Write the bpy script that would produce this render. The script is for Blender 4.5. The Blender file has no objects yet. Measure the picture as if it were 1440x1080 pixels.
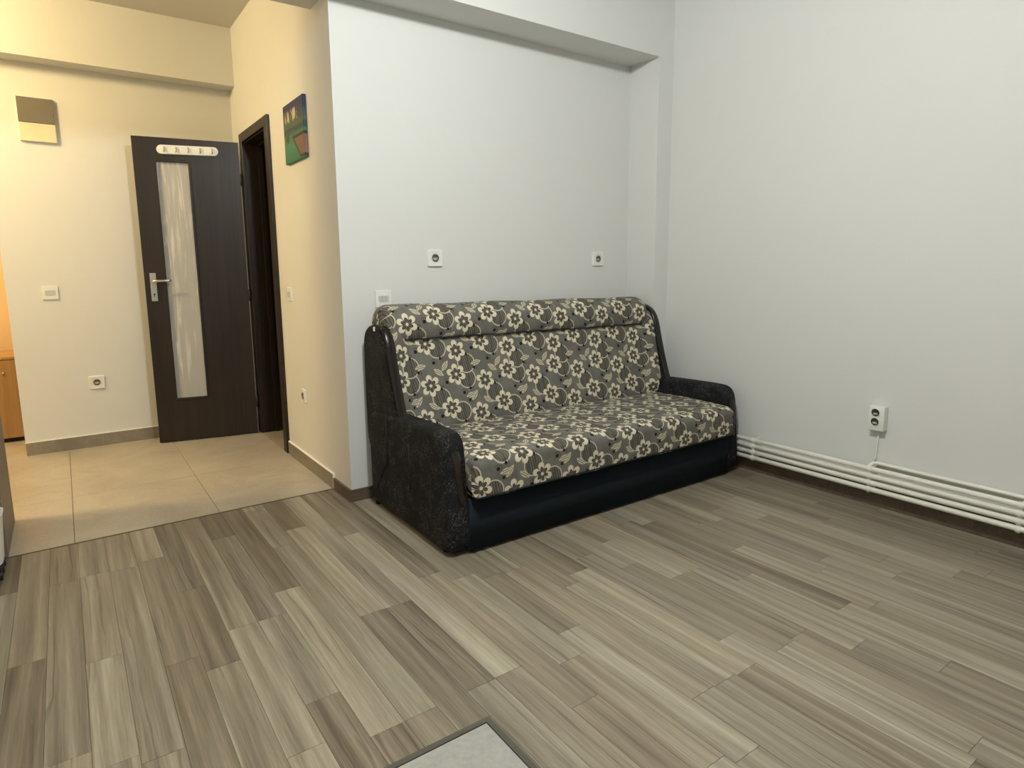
import bpy, bmesh, math, random
from mathutils import Matrix, Vector

S = bpy.context.scene
COL = S.collection
random.seed(7)
PI = math.pi

# ------------------------------------------------------------------ camera, lights, exposure
cam_d = bpy.data.cameras.new('camera')
cam = bpy.data.objects.new('camera', cam_d)
COL.objects.link(cam)
R_ = Vector((0.81484238, -0.57963059, -0.00776411))
U_ = Vector((0.09500597, 0.12032244, 0.98817831))
F_ = Vector((0.57184418, 0.8059472, -0.15311219))
M = Matrix.Identity(4)
for i in range(3):
    M[i][0], M[i][1], M[i][2] = R_[i], U_[i], -F_[i]
M[0][3], M[1][3], M[2][3] = -3.24599, -2.80710, 1.2
cam.matrix_world = M
cam_d.sensor_width = 36
cam_d.lens = 884.936 / 1440 * 36
cam_d.shift_y = -26.278 / 1440
cam_d.clip_start = 0.05
S.camera = cam

S.view_settings.view_transform = 'Standard'
S.view_settings.look = 'None'
S.view_settings.exposure = 0.0
S.view_settings.gamma = 1.0
S.view_settings.use_curve_mapping = False

world = bpy.data.worlds.new('world')
S.world = world
world.use_nodes = True
world.node_tree.nodes['Background'].inputs[0].default_value = (0.5, 0.5, 0.5, 1)
world.node_tree.nodes['Background'].inputs[1].default_value = 0.02


def lamp(name, loc, power, col, rad):
    d = bpy.data.lights.new(name, 'POINT')
    d.energy = power
    d.color = col
    d.shadow_soft_size = rad
    o = bpy.data.objects.new(name, d)
    o.location = loc
    COL.objects.link(o)
    return o


lamp('room_lamp', (-2.35, -1.75, 2.76), 132, (0.97, 1.0, 0.965), 0.07)
lamp('hall_lamp', (-4.30, 1.20, 2.75), 106, (1.0, 0.755, 0.37), 0.13)
lamp('passage_lamp', (-4.05, 2.75, 2.45), 30, (1.0, 0.70, 0.36), 0.06)

# ------------------------------------------------------------------ node helpers
def srgb(r, g, b):
    f = lambda c: (c / 255 / 12.92) if c <= 10 else ((c / 255 + 0.055) / 1.055) ** 2.4
    return (f(r), f(g), f(b), 1)


class NT:
    def __init__(self, name):
        self.m = bpy.data.materials.new(name)
        self.m.use_nodes = True
        self.t = self.m.node_tree
        self.b = self.t.nodes['Principled BSDF']

    def n(self, typ, **kw):
        x = self.t.nodes.new(typ)
        for k, v in kw.items():
            setattr(x, k, v)
        return x

    def link(self, a, b):
        self.t.links.new(a, b)

    def set(self, sock, v):
        if isinstance(v, bpy.types.NodeSocket):
            self.link(v, sock)
        else:
            sock.default_value = v

    def math(self, op, a, b=None, c=None, clamp=False):
        x = self.n('ShaderNodeMath', operation=op)
        x.use_clamp = clamp
        self.set(x.inputs[0], a)
        if b is not None:
            self.set(x.inputs[1], b)
        if c is not None:
            self.set(x.inputs[2], c)
        return x.outputs[0]

    def mix(self, f, a, b, blend='MIX'):
        x = self.n('ShaderNodeMix', data_type='RGBA', blend_type=blend)
        self.set(x.inputs[0], f)
        self.set(x.inputs[6], a)
        self.set(x.inputs[7], b)
        return x.outputs[2]

    def sstep(self, v, lo, hi, a=0.0, b=1.0):
        x = self.n('ShaderNodeMapRange', interpolation_type='SMOOTHSTEP')
        self.set(x.inputs[0], v)
        x.inputs[1].default_value, x.inputs[2].default_value = lo, hi
        x.inputs[3].default_value, x.inputs[4].default_value = a, b
        return x.outputs[0]

    def pos(self):
        return self.n('ShaderNodeNewGeometry').outputs['Position']

    def tex(self, kind='Object'):
        return self.n('ShaderNodeTexCoord').outputs[kind]

    def scale(self, v, s, off=None):
        x = self.n('ShaderNodeMapping')
        self.link(v, x.inputs[0])
        x.inputs[3].default_value = s
        if off is not None:
            self.set(x.inputs[1], off)
        return x.outputs[0]

    def noise(self, v, scale, detail=3, rough=0.55, dist=0.0):
        x = self.n('ShaderNodeTexNoise')
        if v is not None:
            self.link(v, x.inputs['Vector'])
        x.inputs['Scale'].default_value = scale
        x.inputs['Detail'].default_value = detail
        x.inputs['Roughness'].default_value = rough
        x.inputs['Distortion'].default_value = dist
        return x.outputs['Fac']

    def bump(self, h, strength, dist=0.001):
        x = self.n('ShaderNodeBump')
        x.inputs['Strength'].default_value = strength
        x.inputs['Distance'].default_value = dist
        self.link(h, x.inputs['Height'])
        self.link(x.outputs[0], self.b.inputs['Normal'])

    def out(self, col=None, rough=None, metal=None, spec=None):
        for k, v in (('Base Color', col), ('Roughness', rough), ('Metallic', metal), ('Specular IOR Level', spec)):
            if v is not None:
                self.set(self.b.inputs[k], v)
        return self.m


def plain(name, col, rough=0.5, metal=0.0, spec=0.5, var=0.04, nscale=12, bump=0.0):
    t = NT(name)
    f = t.noise(t.pos(), nscale, 3)
    c2 = tuple(min(1, c * (1 + 3 * var)) for c in col[:3]) + (1,)
    c1 = tuple(c * (1 - 3 * var) for c in col[:3]) + (1,)
    t.out(t.mix(f, c1, c2), rough, metal, spec)
    if bump:
        t.bump(t.noise(t.pos(), 350, 2), bump, 0.0006)
    return t.m


def plaster(name, col):
    t = NT(name)
    big = t.noise(t.pos(), 1.3, 2)
    mid = t.noise(t.pos(), 9, 4)
    f = t.math('ADD', t.math('MULTIPLY', big, 0.6), t.math('MULTIPLY', mid, 0.4))
    c1 = tuple(c * 0.965 for c in col[:3]) + (1,)
    c2 = tuple(min(1, c * 1.03) for c in col[:3]) + (1,)
    t.out(t.mix(f, c1, c2), 0.75, 0, 0.25)
    h = t.math('ADD', t.noise(t.pos(), 60, 4, 0.6), t.math('MULTIPLY', t.noise(t.pos(), 5, 2), 2.0))
    t.bump(h, 0.16, 0.003)
    return t.m


# ------------------------------------------------------------------ materials
m_wall = plaster('white_paint', (0.70, 0.70, 0.68))
m_ceil = plaster('ceiling_paint', (0.62, 0.61, 0.58))
m_orange = plaster('orange_paint', (0.80, 0.60, 0.36))
m_white = plain('white_plastic', (0.80, 0.80, 0.765), 0.35, var=0.01)
m_grey_pl = plain('pearl_plastic', (0.52, 0.52, 0.48), 0.4, var=0.02)
m_rocker = plain('rocker_plastic', (0.62, 0.62, 0.585), 0.38, var=0.01)
m_hole = plain('socket_hole', (0.02, 0.02, 0.018), 0.6)
m_metal = plain('brushed_nickel', (0.62, 0.60, 0.56), 0.32, 1.0, var=0.02)
m_chrome = plain('chrome', (0.72, 0.70, 0.66), 0.2, 1.0, var=0.01)
m_radiator = plain('cream_enamel', (0.80, 0.775, 0.69), 0.32, var=0.02)
m_caulk = plain('white_caulk', (0.86, 0.85, 0.78), 0.5, var=0.01)
m_dark = plain('dark_void', (0.03, 0.028, 0.025), 0.8)
m_black = plain('black_rubber', (0.012, 0.012, 0.013), 0.5)
m_sub = plain('screed', (0.09, 0.08, 0.065), 0.9)


def wood_mat(name, c1, c2, axis, rough=0.45, sc=1.0, spec=0.4):
    t = NT(name)
    s = [55 * sc, 55 * sc, 55 * sc]
    s[axis] = 2.2 * sc
    p = t.tex('Object')
    g = t.noise(t.scale(p, s), 1.0, 5, 0.65, 0.4)
    h = t.noise(t.scale(p, [x * 0.25 for x in s]), 1.0, 3, 0.5, 0.8)
    f = t.sstep(t.math('ADD', t.math('MULTIPLY', g, 0.6), t.math('MULTIPLY', h, 0.4)), 0.35, 0.65)
    t.out(t.mix(f, c1, c2), rough, 0, spec)
    t.bump(g, 0.06, 0.001)
    return t.m


m_wenge = wood_mat('wenge_veneer', (0.012, 0.0074, 0.0048, 1), (0.026, 0.0165, 0.0105, 1), 2, 0.42)
m_wenge_edge = plain('leaf_edge_band', (0.36, 0.33, 0.29), 0.5)
m_mahog = wood_mat('dark_lacquered_wood', (0.006, 0.003, 0.0022, 1), (0.014, 0.007, 0.005, 1), 2, 0.24, spec=0.45)
m_pine = wood_mat('orange_veneer', (0.34, 0.20, 0.085, 1), (0.44, 0.265, 0.12, 1), 2, 0.45)
m_cab = wood_mat('taupe_laminate', (0.16, 0.13, 0.095, 1), (0.21, 0.17, 0.125, 1), 2, 0.5)
m_cabw = wood_mat('brown_laminate', (0.10, 0.05, 0.018, 1), (0.15, 0.08, 0.03, 1), 2, 0.5)
m_skirtw = wood_mat('greybrown_skirting', (0.085, 0.062, 0.042, 1), (0.14, 0.105, 0.075, 1), 0, 0.5)


def plank_mat():
    t = NT('ash_laminate')
    oi = t.n('ShaderNodeObjectInfo')
    sep = t.n('ShaderNodeSeparateColor')
    t.link(oi.outputs['Color'], sep.inputs[0])
    tone = sep.outputs[0]
    seed = t.math('MULTIPLY', oi.outputs['Random'], 37.0)
    off = t.n('ShaderNodeCombineXYZ')
    t.link(seed, off.inputs[0])
    t.link(t.math('MULTIPLY', seed, 1.7), off.inputs[1])
    t.link(seed, off.inputs[2])
    p = t.pos()
    add = t.n('ShaderNodeVectorMath', operation='ADD')
    t.link(p, add.inputs[0])
    t.link(off.outputs[0], add.inputs[1])
    q = add.outputs[0]
    # long soft streaks, fine fibres, cathedral veins
    st = t.noise(t.scale(q, (34, 0.9, 1)), 1.0, 3, 0.55, 0.3)
    fi = t.noise(t.scale(q, (230, 7, 1)), 1.0, 4, 0.7, 0.2)
    wv = t.n('ShaderNodeTexWave', wave_type='BANDS', bands_direction='X')
    t.link(t.scale(q, (1.0, 0.07, 1)), wv.inputs['Vector'])
    wv.inputs['Scale'].default_value = 8.5
    wv.inputs['Distortion'].default_value = 6.5
    wv.inputs['Detail'].default_value = 3
    wv.inputs['Detail Scale'].default_value = 1.6
    wv.inputs['Detail Roughness'].default_value = 0.6
    vein = t.sstep(wv.outputs['Fac'], 0.0, 0.10, 1, 0)
    vsel = t.sstep(t.noise(t.scale(q, (9, 1.2, 1)), 1.0, 1), 0.54, 0.66)
    vein = t.math('MULTIPLY', vein, vsel)
    lt = t.sstep(wv.outputs['Fac'], 0.90, 1.0)
    lt = t.math('MULTIPLY', lt, t.sstep(t.noise(t.scale(q, (7, 0.8, 3)), 1.0, 1), 0.52, 0.62))
    k = t.math('ADD', tone, t.math('MULTIPLY', t.math('SUBTRACT', st, 0.5), 1.3))
    k = t.math('ADD', k, t.math('MULTIPLY', t.math('SUBTRACT', fi, 0.5), 0.75))
    k = t.math('SUBTRACT', k, t.math('MULTIPLY', vein, 0.30))
    k = t.math('ADD', k, t.math('MULTIPLY', lt, 0.16), clamp=True)
    r = t.n('ShaderNodeValToRGB')
    t.link(k, r.inputs[0])
    e = r.color_ramp.elements
    e[0].position, e[0].color = 0.0, (0.108, 0.087, 0.064, 1)
    e[1].position, e[1].color = 1.0, (0.45, 0.41, 0.315, 1)
    x = e.new(0.5)
    x.color = (0.252, 0.220, 0.165, 1)
    warm = t.mix(t.math('MULTIPLY', oi.outputs['Random'], 0.5), r.outputs[0], (0.80, 0.70, 0.60, 1), 'MULTIPLY')
    t.out(warm, t.sstep(fi, 0.3, 0.7, 0.36, 0.50), 0, 0.38)
    t.bump(fi, 0.05, 0.0006)
    return t.m


m_plank = plank_mat()


def tile_mat(name, c1, c2):
    t = NT(name)
    p = t.pos()
    f = t.math('ADD', t.math('MULTIPLY', t.noise(p, 3.2, 4, 0.6, 0.6), 0.65), t.math('MULTIPLY', t.noise(p, 60, 3, 0.6), 0.35))
    t.out(t.mix(t.sstep(f, 0.36, 0.64), c1, c2), 0.36, 0, 0.4)
    t.bump(t.noise(p, 90, 3), 0.04, 0.001)
    return t.m


m_tile = tile_mat('beige_stone_tile', (0.37, 0.325, 0.255, 1), (0.47, 0.42, 0.335, 1))
m_tile2 = tile_mat('light_grey_tile', (0.31, 0.305, 0.275, 1), (0.40, 0.395, 0.36, 1))
m_skirt = tile_mat('taupe_skirting_tile', (0.20, 0.175, 0.14, 1), (0.27, 0.24, 0.19, 1))
m_strip = plain('bronze_strip', (0.10, 0.095, 0.075), 0.4, 0.3)


def fabric_mat():
    """woven flower cloth: u,v of the 'cloth' UV map are metres on the cloth"""
    t = NT('flowered_upholstery')
    uvn = t.n('ShaderNodeUVMap', uv_map='cloth')
    sx = t.n('ShaderNodeSeparateXYZ')
    t.link(uvn.outputs[0], sx.inputs[0])
    U, V = sx.outputs[0], sx.outputs[1]
    P, Q = 0.322, 0.166
    m = t.math

    def local(cu, cv):
        """coordinates about the nearest copy of a motif centred at (cu,cv)"""
        a = m('DIVIDE', m('SUBTRACT', V, cv), Q)
        row = m('ROUND', a)
        dv = m('MULTIPLY', m('SUBTRACT', a, row), Q)
        par = m('FLOORED_MODULO', row, 2.0)
        sh = m('ADD', m('MULTIPLY', row, -0.0525), m('MULTIPLY', par, 0.1025))
        b = m('DIVIDE', m('SUBTRACT', m('SUBTRACT', U, cu), sh), P)
        du = m('MULTIPLY', m('SUBTRACT', b, m('ROUND', b)), P)
        return du, dv

    def disc(du, dv, r, soft=0.0016):
        d = m('SQRT', m('ADD', m('MULTIPLY', du, du), m('MULTIPLY', dv, dv)))
        return t.sstep(d, r - soft, r + soft, 1, 0), d

    A0 = (-1.474, 0.824)
    fl = [A0, (A0[0] + 0.170, A0[1] - 0.045)]
    ci = [(A0[0] + 0.062, A0[1] - 0.026, 0.049), (fl[1][0] + 0.052, fl[1][1] - 0.068, 0.050)]
    base = t.mix(t.noise(t.scale(uvn.outputs[0], (900, 300, 1)), 1.0, 2), srgb(87, 85, 80), srgb(138, 135, 127))
    base = t.mix(t.sstep(t.noise(t.scale(uvn.outputs[0], (9, 9, 1)), 1.0, 2), 0.4, 0.6), base, (0.80, 0.79, 0.80, 1), 'MULTIPLY')
    col = base
    cream, dark = srgb(222, 212, 186), srgb(30, 28, 26)
    # circles: dark striped fill, pale outline open on one side
    for cu, cv, r in ci:
        du, dv = local(cu, cv)
        fill, d = disc(du, dv, r)
        stripe = t.sstep(m('SINE', m('MULTIPLY', m('ADD', du, m('MULTIPLY', dv, 0.25)), 480)), 0.1, 0.7)
        stripe2 = t.sstep(m('SINE', m('MULTIPLY', du, 165)), 0.2, 0.9)
        inn = t.mix(m('MULTIPLY', stripe, 0.85), srgb(108, 104, 95), srgb(66, 62, 57))
        inn = t.mix(m('MULTIPLY', stripe2, 0.4), inn, srgb(60, 57, 54))
        col = t.mix(fill, col, inn)
        ring = t.sstep(m('ABSOLUTE', m('SUBTRACT', d, r)), 0.0018, 0.0040, 1, 0)
        col = t.mix(m('MULTIPLY', ring, 0.9), col, srgb(204, 196, 174))
    # dark dots with curls
    for ox, oy, r in ((-0.058, -0.036, 0.0095), (0.035, -0.098, 0.009), (0.112, 0.026, 0.008), (0.075, -0.078, 0.008), (-0.095, -0.066, 0.0085)):
        du, dv = local(A0[0] + ox, A0[1] + oy)
        dd, d = disc(du, dv, r, 0.002)
        curl = t.sstep(m('ABSOLUTE', m('SUBTRACT', d, r * 2.0)), 0.0012, 0.003, 1, 0)
        curl = m('MULTIPLY', curl, t.sstep(m('ADD', du, dv), -0.006, 0.004))
        col = t.mix(m('MULTIPLY', curl, 0.7), col, srgb(58, 54, 50))
        col = t.mix(dd, col, dark)
    # leaves
    for ox, oy, ang in ((-0.098, 0.018, -0.6), (0.095, -0.118, 0.9), (0.125, 0.052, 0.2)):
        du, dv = local(A0[0] + ox, A0[1] + oy)
        ca, sa = math.cos(ang), math.sin(ang)
        lx = m('ADD', m('MULTIPLY', du, ca), m('MULTIPLY', dv, sa))
        ly = m('SUBTRACT', m('MULTIPLY', dv, ca), m('MULTIPLY', du, sa))
        w = m('SUBTRACT', 0.0135, m('MULTIPLY', m('MULTIPLY', lx, lx), 13.0))
        ins = m('SUBTRACT', w, m('ABSOLUTE', ly))
        col = t.mix(t.sstep(ins, -0.001, 0.0015), col, srgb(205, 195, 168))
        st = m('MULTIPLY', t.sstep(m('ABSOLUTE', m('SUBTRACT', m('ABSOLUTE', ly), 0.0045)), 0.001, 0.0024, 1, 0), t.sstep(ins, 0.002, 0.004))
        col = t.mix(m('MULTIPLY', st, 0.9), col, srgb(70, 65, 58))
    # flowers, six petals each
    for cu, cv in fl:
        du, dv = local(cu, cv)
        d = m('SQRT', m('ADD', m('MULTIPLY', du, du), m('MULTIPLY', dv, dv)))
        th = m('ARCTAN2', dv, du)
        th = m('ADD', th, 0.35)
        th = m('SUBTRACT', m('FLOORED_MODULO', m('ADD', th, PI / 6), PI / 3), PI / 6)
        px, py = m('MULTIPLY', d, m('COSINE', th)), m('MULTIPLY', d, m('SINE', th))
        e = m('SUBTRACT', px, 0.0375)
        pet = m('SQRT', m('ADD', m('MULTIPLY', m('MULTIPLY', e, e), 0.8), m('MULTIPLY', py, py)))
        col = t.mix(t.sstep(pet, 0.0150, 0.0176, 1, 0), col, cream)
        e2 = m('SUBTRACT', px, 0.0225)
        lob = m('SQRT', m('ADD', m('MULTIPLY', e2, e2), m('MULTIPLY', m('MULTIPLY', py, py), 2.0)))
        col = t.mix(t.sstep(lob, 0.0108, 0.0128, 1, 0), col, srgb(66, 61, 54))
        col = t.mix(t.sstep(m('ABSOLUTE', py), 0.0005, 0.0016, 0.6, 0), col, t.mix(t.sstep(d, 0.010, 0.012), col, t.mix(t.sstep(d, 0.028, 0.030), srgb(150, 142, 122), col)))
        col = t.mix(t.sstep(d, 0.0062, 0.0085, 1, 0), col, cream)
    weave = t.noise(t.scale(uvn.outputs[0], (650, 650, 1)), 1.0, 2)
    col = t.mix(t.sstep(weave, 0.3, 0.7, 0.28, 0.0), col, (0.45, 0.43, 0.40, 1), 'MULTIPLY')
    t.out(col, 0.85, 0, 0.2)
    t.bump(weave, 0.25, 0.0008)
    return t.m


m_fabric = fabric_mat()


def chenille_mat():
    t = NT('black_speckled_chenille')
    p = t.pos()
    n1 = t.noise(p, 170, 3, 0.65, 1.2)
    n2 = t.noise(p, 14, 3, 0.6)
    f = t.math('MULTIPLY', t.sstep(n1, 0.53, 0.66), t.sstep(n2, 0.40, 0.62, 0.10, 1.0))
    t.out(t.mix(f, (0.0065, 0.0066, 0.0075, 1), (0.135, 0.135, 0.13, 1)), 0.8, 0, 0.2)
    t.bump(n1, 0.7, 0.003)
    return t.m


m_chen = chenille_mat()
m_navy = plain('navy_upholstery', (0.0135, 0.018, 0.0235), 0.95, 0, 0.08, 0.06, 20, 0.4)
m_seam = plain('black_piping', (0.006, 0.006, 0.006), 0.8)


def painting_mat():
    t = NT('painted_canvas')
    uv = t.n('ShaderNodeUVMap', uv_map='cloth')
    sx = t.n('ShaderNodeSeparateXYZ')
    t.link(uv.outputs[0], sx.inputs[0])
    u, v = sx.outputs[0], sx.outputs[1]      # 0..1 left to right, bottom to top
    m = t.math
    n1 = t.noise(t.scale(uv.outputs[0], (3, 9, 1)), 1.0, 4, 0.6, 0.5)
    n2 = t.noise(t.scale(uv.outputs[0], (12, 3, 1)), 1.0, 4, 0.6, 0.5)
    vv = m('ADD', v, m('MULTIPLY', m('SUBTRACT', n1, 0.5), 0.22))
    r = t.n('ShaderNodeValToRGB')
    t.link(vv, r.inputs[0])
    e = r.color_ramp.elements
    e[0].position, e[0].color = 0.0, srgb(58, 112, 84)
    e[1].position, e[1].color = 1.0, srgb(42, 44, 92)
    for ps, c in ((0.26, srgb(66, 128, 98)), (0.44, srgb(74, 112, 90)), (0.54, srgb(40, 62, 60)), (0.60, srgb(84, 98, 84)), (0.68, srgb(60, 84, 82)), (0.78, srgb(60, 66, 84)), (0.86, srgb(44, 48, 76))):
        x = e.new(ps)
        x.color = c
    col = r.outputs[0]
    # pale feathery strokes below the sky
    st = m('MULTIPLY', t.sstep(n2, 0.50, 0.60), m('MULTIPLY', t.sstep(v, 0.64, 0.70), t.sstep(v, 0.84, 0.90, 1, 0)))
    st = m('MULTIPLY', st, t.sstep(u, 0.78, 0.85, 1, 0))
    col = t.mix(st, col, srgb(214, 186, 140))
    # red-brown wedge with a dark outline at the lower right
    w = m('SUBTRACT', u, m('ADD', 0.50, m('MULTIPLY', m('SUBTRACT', 0.36, v), 0.95)))
    inside = m('MINIMUM', w, m('MINIMUM', m('SUBTRACT', 0.385, v), m('SUBTRACT', v, 0.05)))
    col = t.mix(t.sstep(inside, -0.05, -0.02), col, srgb(48, 46, 36))
    col = t.mix(t.sstep(inside, 0.0, 0.03), col, t.mix(n2, srgb(104, 70, 56), srgb(156, 114, 98)))
    # dark tuft
    du, dv = m('SUBTRACT', u, 0.2), m('SUBTRACT', v, 0.42)
    d = m('SQRT', m('ADD', m('MULTIPLY', du, du), m('MULTIPLY', dv, dv)))
    col = t.mix(m('MULTIPLY', t.sstep(m('ADD', d, m('MULTIPLY', n2, 0.1)), 0.10, 0.16, 1, 0), 0.8), col, srgb(30, 62, 52))
    t.out(t.mix(1.0, col, (0.80, 0.92, 1.0, 1), 'MULTIPLY'), 0.55, 0, 0.3)
    t.bump(n1, 0.2, 0.001)
    return t.m


m_paint = painting_mat()


def glass_mat():
    t = NT('frosted_glass')
    p = t.tex('Object')
    n1 = t.noise(t.scale(p, (26, 26, 1.6)), 1.0, 4, 0.6, 1.5)
    n2 = t.noise(p, 260, 2)
    f = t.sstep(n1, 0.52, 0.66)
    t.out(t.mix(f, (0.60, 0.595, 0.57, 1), (0.86, 0.855, 0.83, 1)), 0.42, 0, 0.5)
    t.b.inputs['Transmission Weight'].default_value = 0.32
    t.b.inputs['IOR'].default_value = 1.3
    t.bump(t.math('ADD', n1, t.math('MULTIPLY', n2, 0.3)), 0.5, 0.003)
    return t.m


m_glass = glass_mat()

# ------------------------------------------------------------------ mesh helpers
def mesh_obj(name, bm, mat, parent=None, smooth=False, loc=None):
    me = bpy.data.meshes.new(name)
    bmesh.ops.recalc_face_normals(bm, faces=bm.faces[:])
    bm.to_mesh(me)
    bm.free()
    for mm in (mat if isinstance(mat, (list, tuple)) else [mat]):
        me.materials.append(mm)
    if smooth:
        for p in me.polygons:
            p.use_smooth = True
    o = bpy.data.objects.new(name, me)
    COL.objects.link(o)
    if parent is not None:
        o.parent = parent
        # children are modelled in the parent's local space
    if loc is not None:
        o.location = loc
    return o


def empty(name, loc, label=None, cat=None, group=None, rotz=0.0):
    o = bpy.data.objects.new(name, None)
    o.empty_display_size = 0.1
    o.location = loc
    o.rotation_euler[2] = rotz
    COL.objects.link(o)
    tag(o, label, cat, group)
    return o


def tag(o, label=None, cat=None, group=None, kind=None):
    for k, v in (('label', label), ('category', cat), ('group', group), ('kind', kind)):
        if v:
            o[k] = v
    return o


def add_box(bm, x0, x1, y0, y1, z0, z1, bev=0.0, seg=2):
    v = [bm.verts.new((x, y, z)) for x in (x0, x1) for y in (y0, y1) for z in (z0, z1)]
    fs = [bm.faces.new([v[i] for i in q]) for q in ((0, 1, 3, 2), (4, 6, 7, 5), (0, 4, 5, 1), (2, 3, 7, 6), (0, 2, 6, 4), (1, 5, 7, 3))]
    if bev:
        ed = list({e for f in fs for e in f.edges})
        bmesh.ops.bevel(bm, geom=ed, offset=bev, segments=seg, profile=0.5, affect='EDGES')


def box(name, x0, x1, y0, y1, z0, z1, mat, parent=None, bev=0.0, seg=2, smooth=False):
    bm = bmesh.new()
    add_box(bm, x0, x1, y0, y1, z0, z1, bev, seg)
    return mesh_obj(name, bm, mat, parent, smooth)


def struct(name, boxes, mat):
    bm = bmesh.new()
    for b in boxes:
        add_box(bm, *b)
    return tag(mesh_obj(name, bm, mat), kind='structure')


def add_tube(bm, pts, rad, n=12, caps=True, sx=1.0):
    pts = [Vector(p) for p in pts]
    rads = rad if isinstance(rad, (list, tuple)) else [rad] * len(pts)
    rings = []
    prev = None
    for i, p in enumerate(pts):
        d = (pts[min(i + 1, len(pts) - 1)] - pts[max(i - 1, 0)]).normalized()
        if prev is None:
            a = d.orthogonal().normalized()
        else:
            a = (prev - d * prev.dot(d)).normalized()
        prev = a
        b = d.cross(a)
        rings.append([bm.verts.new(p + rads[i] * (a * math.cos(2 * PI * k / n) + b * math.sin(2 * PI * k / n))) for k in range(n)])
    for r0, r1 in zip(rings, rings[1:]):
        for k in range(n):
            bm.faces.new((r0[k], r0[(k + 1) % n], r1[(k + 1) % n], r1[k]))
    if caps:
        bm.faces.new(rings[0][::-1])
        bm.faces.new(rings[-1])


def tube(name, pts, rad, mat, parent=None, n=12):
    bm = bmesh.new()
    add_tube(bm, pts, rad, n)
    return mesh_obj(name, bm, mat, parent, True)


def auto_smooth(o, ang=0.7):
    me = o.data
    for p in me.polygons:
        p.use_smooth = True
    bm = bmesh.new()
    bm.from_mesh(me)
    for e in bm.edges:
        if len(e.link_faces) == 2 and e.calc_face_angle(0) > ang:
            e.smooth = False
    bm.to_mesh(me)
    bm.free()
    return o


def smooth_closed(pts, it=2):
    """Chaikin corner cutting of a closed outline"""
    for _ in range(it):
        q = []
        for i in range(len(pts)):
            a, b = pts[i], pts[(i + 1) % len(pts)]
            q.append((a[0] * .75 + b[0] * .25, a[1] * .75 + b[1] * .25))
            q.append((a[0] * .25 + b[0] * .75, a[1] * .25 + b[1] * .75))
        pts = q
    return pts


def smooth_open(pts, it=2):
    for _ in range(it):
        q = [pts[0]]
        for a, b in zip(pts, pts[1:]):
            q.append(tuple(x * .75 + y * .25 for x, y in zip(a, b)))
            q.append(tuple(x * .25 + y * .75 for x, y in zip(a, b)))
        q.append(pts[-1])
        pts = q
    return pts


def offset_closed(pts, d):
    """inset a closed outline by d along its vertex normals"""
    n = len(pts)
    ar = sum(pts[i][0] * pts[(i + 1) % n][1] - pts[(i + 1) % n][0] * pts[i][1] for i in range(n))
    sg = 1 if ar > 0 else -1
    out = []
    for i in range(n):
        a, b = Vector(pts[i - 1]), Vector(pts[(i + 1) % n])
        t = (b - a).normalized()
        nn = Vector((-t.y, t.x)) * sg
        out.append((pts[i][0] + nn.x * d, pts[i][1] + nn.y * d))
    return out


def sag(v):
    """the old sofa dips a little towards its right-hand end"""
    return Vector((v[0], v[1], v[2] - 0.018 * (v[0] + 2.0) / 1.85 * min(max(v[2] - 0.2, 0) / 0.25, 1.0)))


def pillow(name, prof, x0, x1, r, mat, parent, nx=8, steps=5, v0=0.0, warp=None, puff=0.0):
    """extrude a y,z outline along x with ends rounded by r; UV 'cloth' in metres"""
    bm = bmesh.new()
    uvl = bm.loops.layers.uv.new('cloth')
    n = len(prof)
    st = []
    for i in range(steps + 1):
        a = PI / 2 * i / steps
        st.append((x0 + r * (1 - math.cos(a)), r * (1 - math.sin(a))))
    for i in range(1, nx):
        st.append((x0 + r + (x1 - x0 - 2 * r) * i / nx, 0.0))
    for i in range(steps, -1, -1):
        a = PI / 2 * i / steps
        st.append((x1 - r * (1 - math.cos(a)), r * (1 - math.sin(a))))
    arc = [0.0]
    for i in range(n):
        a, b = prof[i], prof[(i + 1) % n]
        arc.append(arc[-1] + math.hypot(a[0] - b[0], a[1] - b[1]))
    rings = []
    for x, ins in st:
        pp = offset_closed(prof, ins) if ins > 1e-6 else prof
        if puff:
            f = (x - x0) / (x1 - x0)
            pp = offset_closed(pp, -puff * (1 - (2 * f - 1) ** 6) - 0.0025 * math.sin(f * 21) )
        rings.append([bm.verts.new(sag((x, p[0], p[1])) if warp is None else warp((x, p[0], p[1]))) for p in pp])
    for (xa, ia), (xb, ib), ra, rb in zip(st, st[1:], rings, rings[1:]):
        ua = xa - ia * 0 ; ub = xb
        for k in range(n):
            f = bm.faces.new((ra[k], ra[(k + 1) % n], rb[(k + 1) % n], rb[k]))
            for lp, (u, v) in zip(f.loops, ((ua, arc[k]), (ua, arc[k + 1]), (ub, arc[k + 1]), (ub, arc[k]))):
                lp[uvl].uv = (u, v + v0)
    for ring in (rings[0][::-1], rings[-1]):
        f = bm.faces.new(ring)
        for lp in f.loops:
            lp[uvl].uv = (lp.vert.co.y, lp.vert.co.z)
    o = mesh_obj(name, bm, mat, parent, True)
    return o


m_recess_shade = plain('socket_recess_shade', (0.13, 0.125, 0.11), 0.5, var=0.02)  # dark grey stands in for the shade inside a deeper white recess


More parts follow.
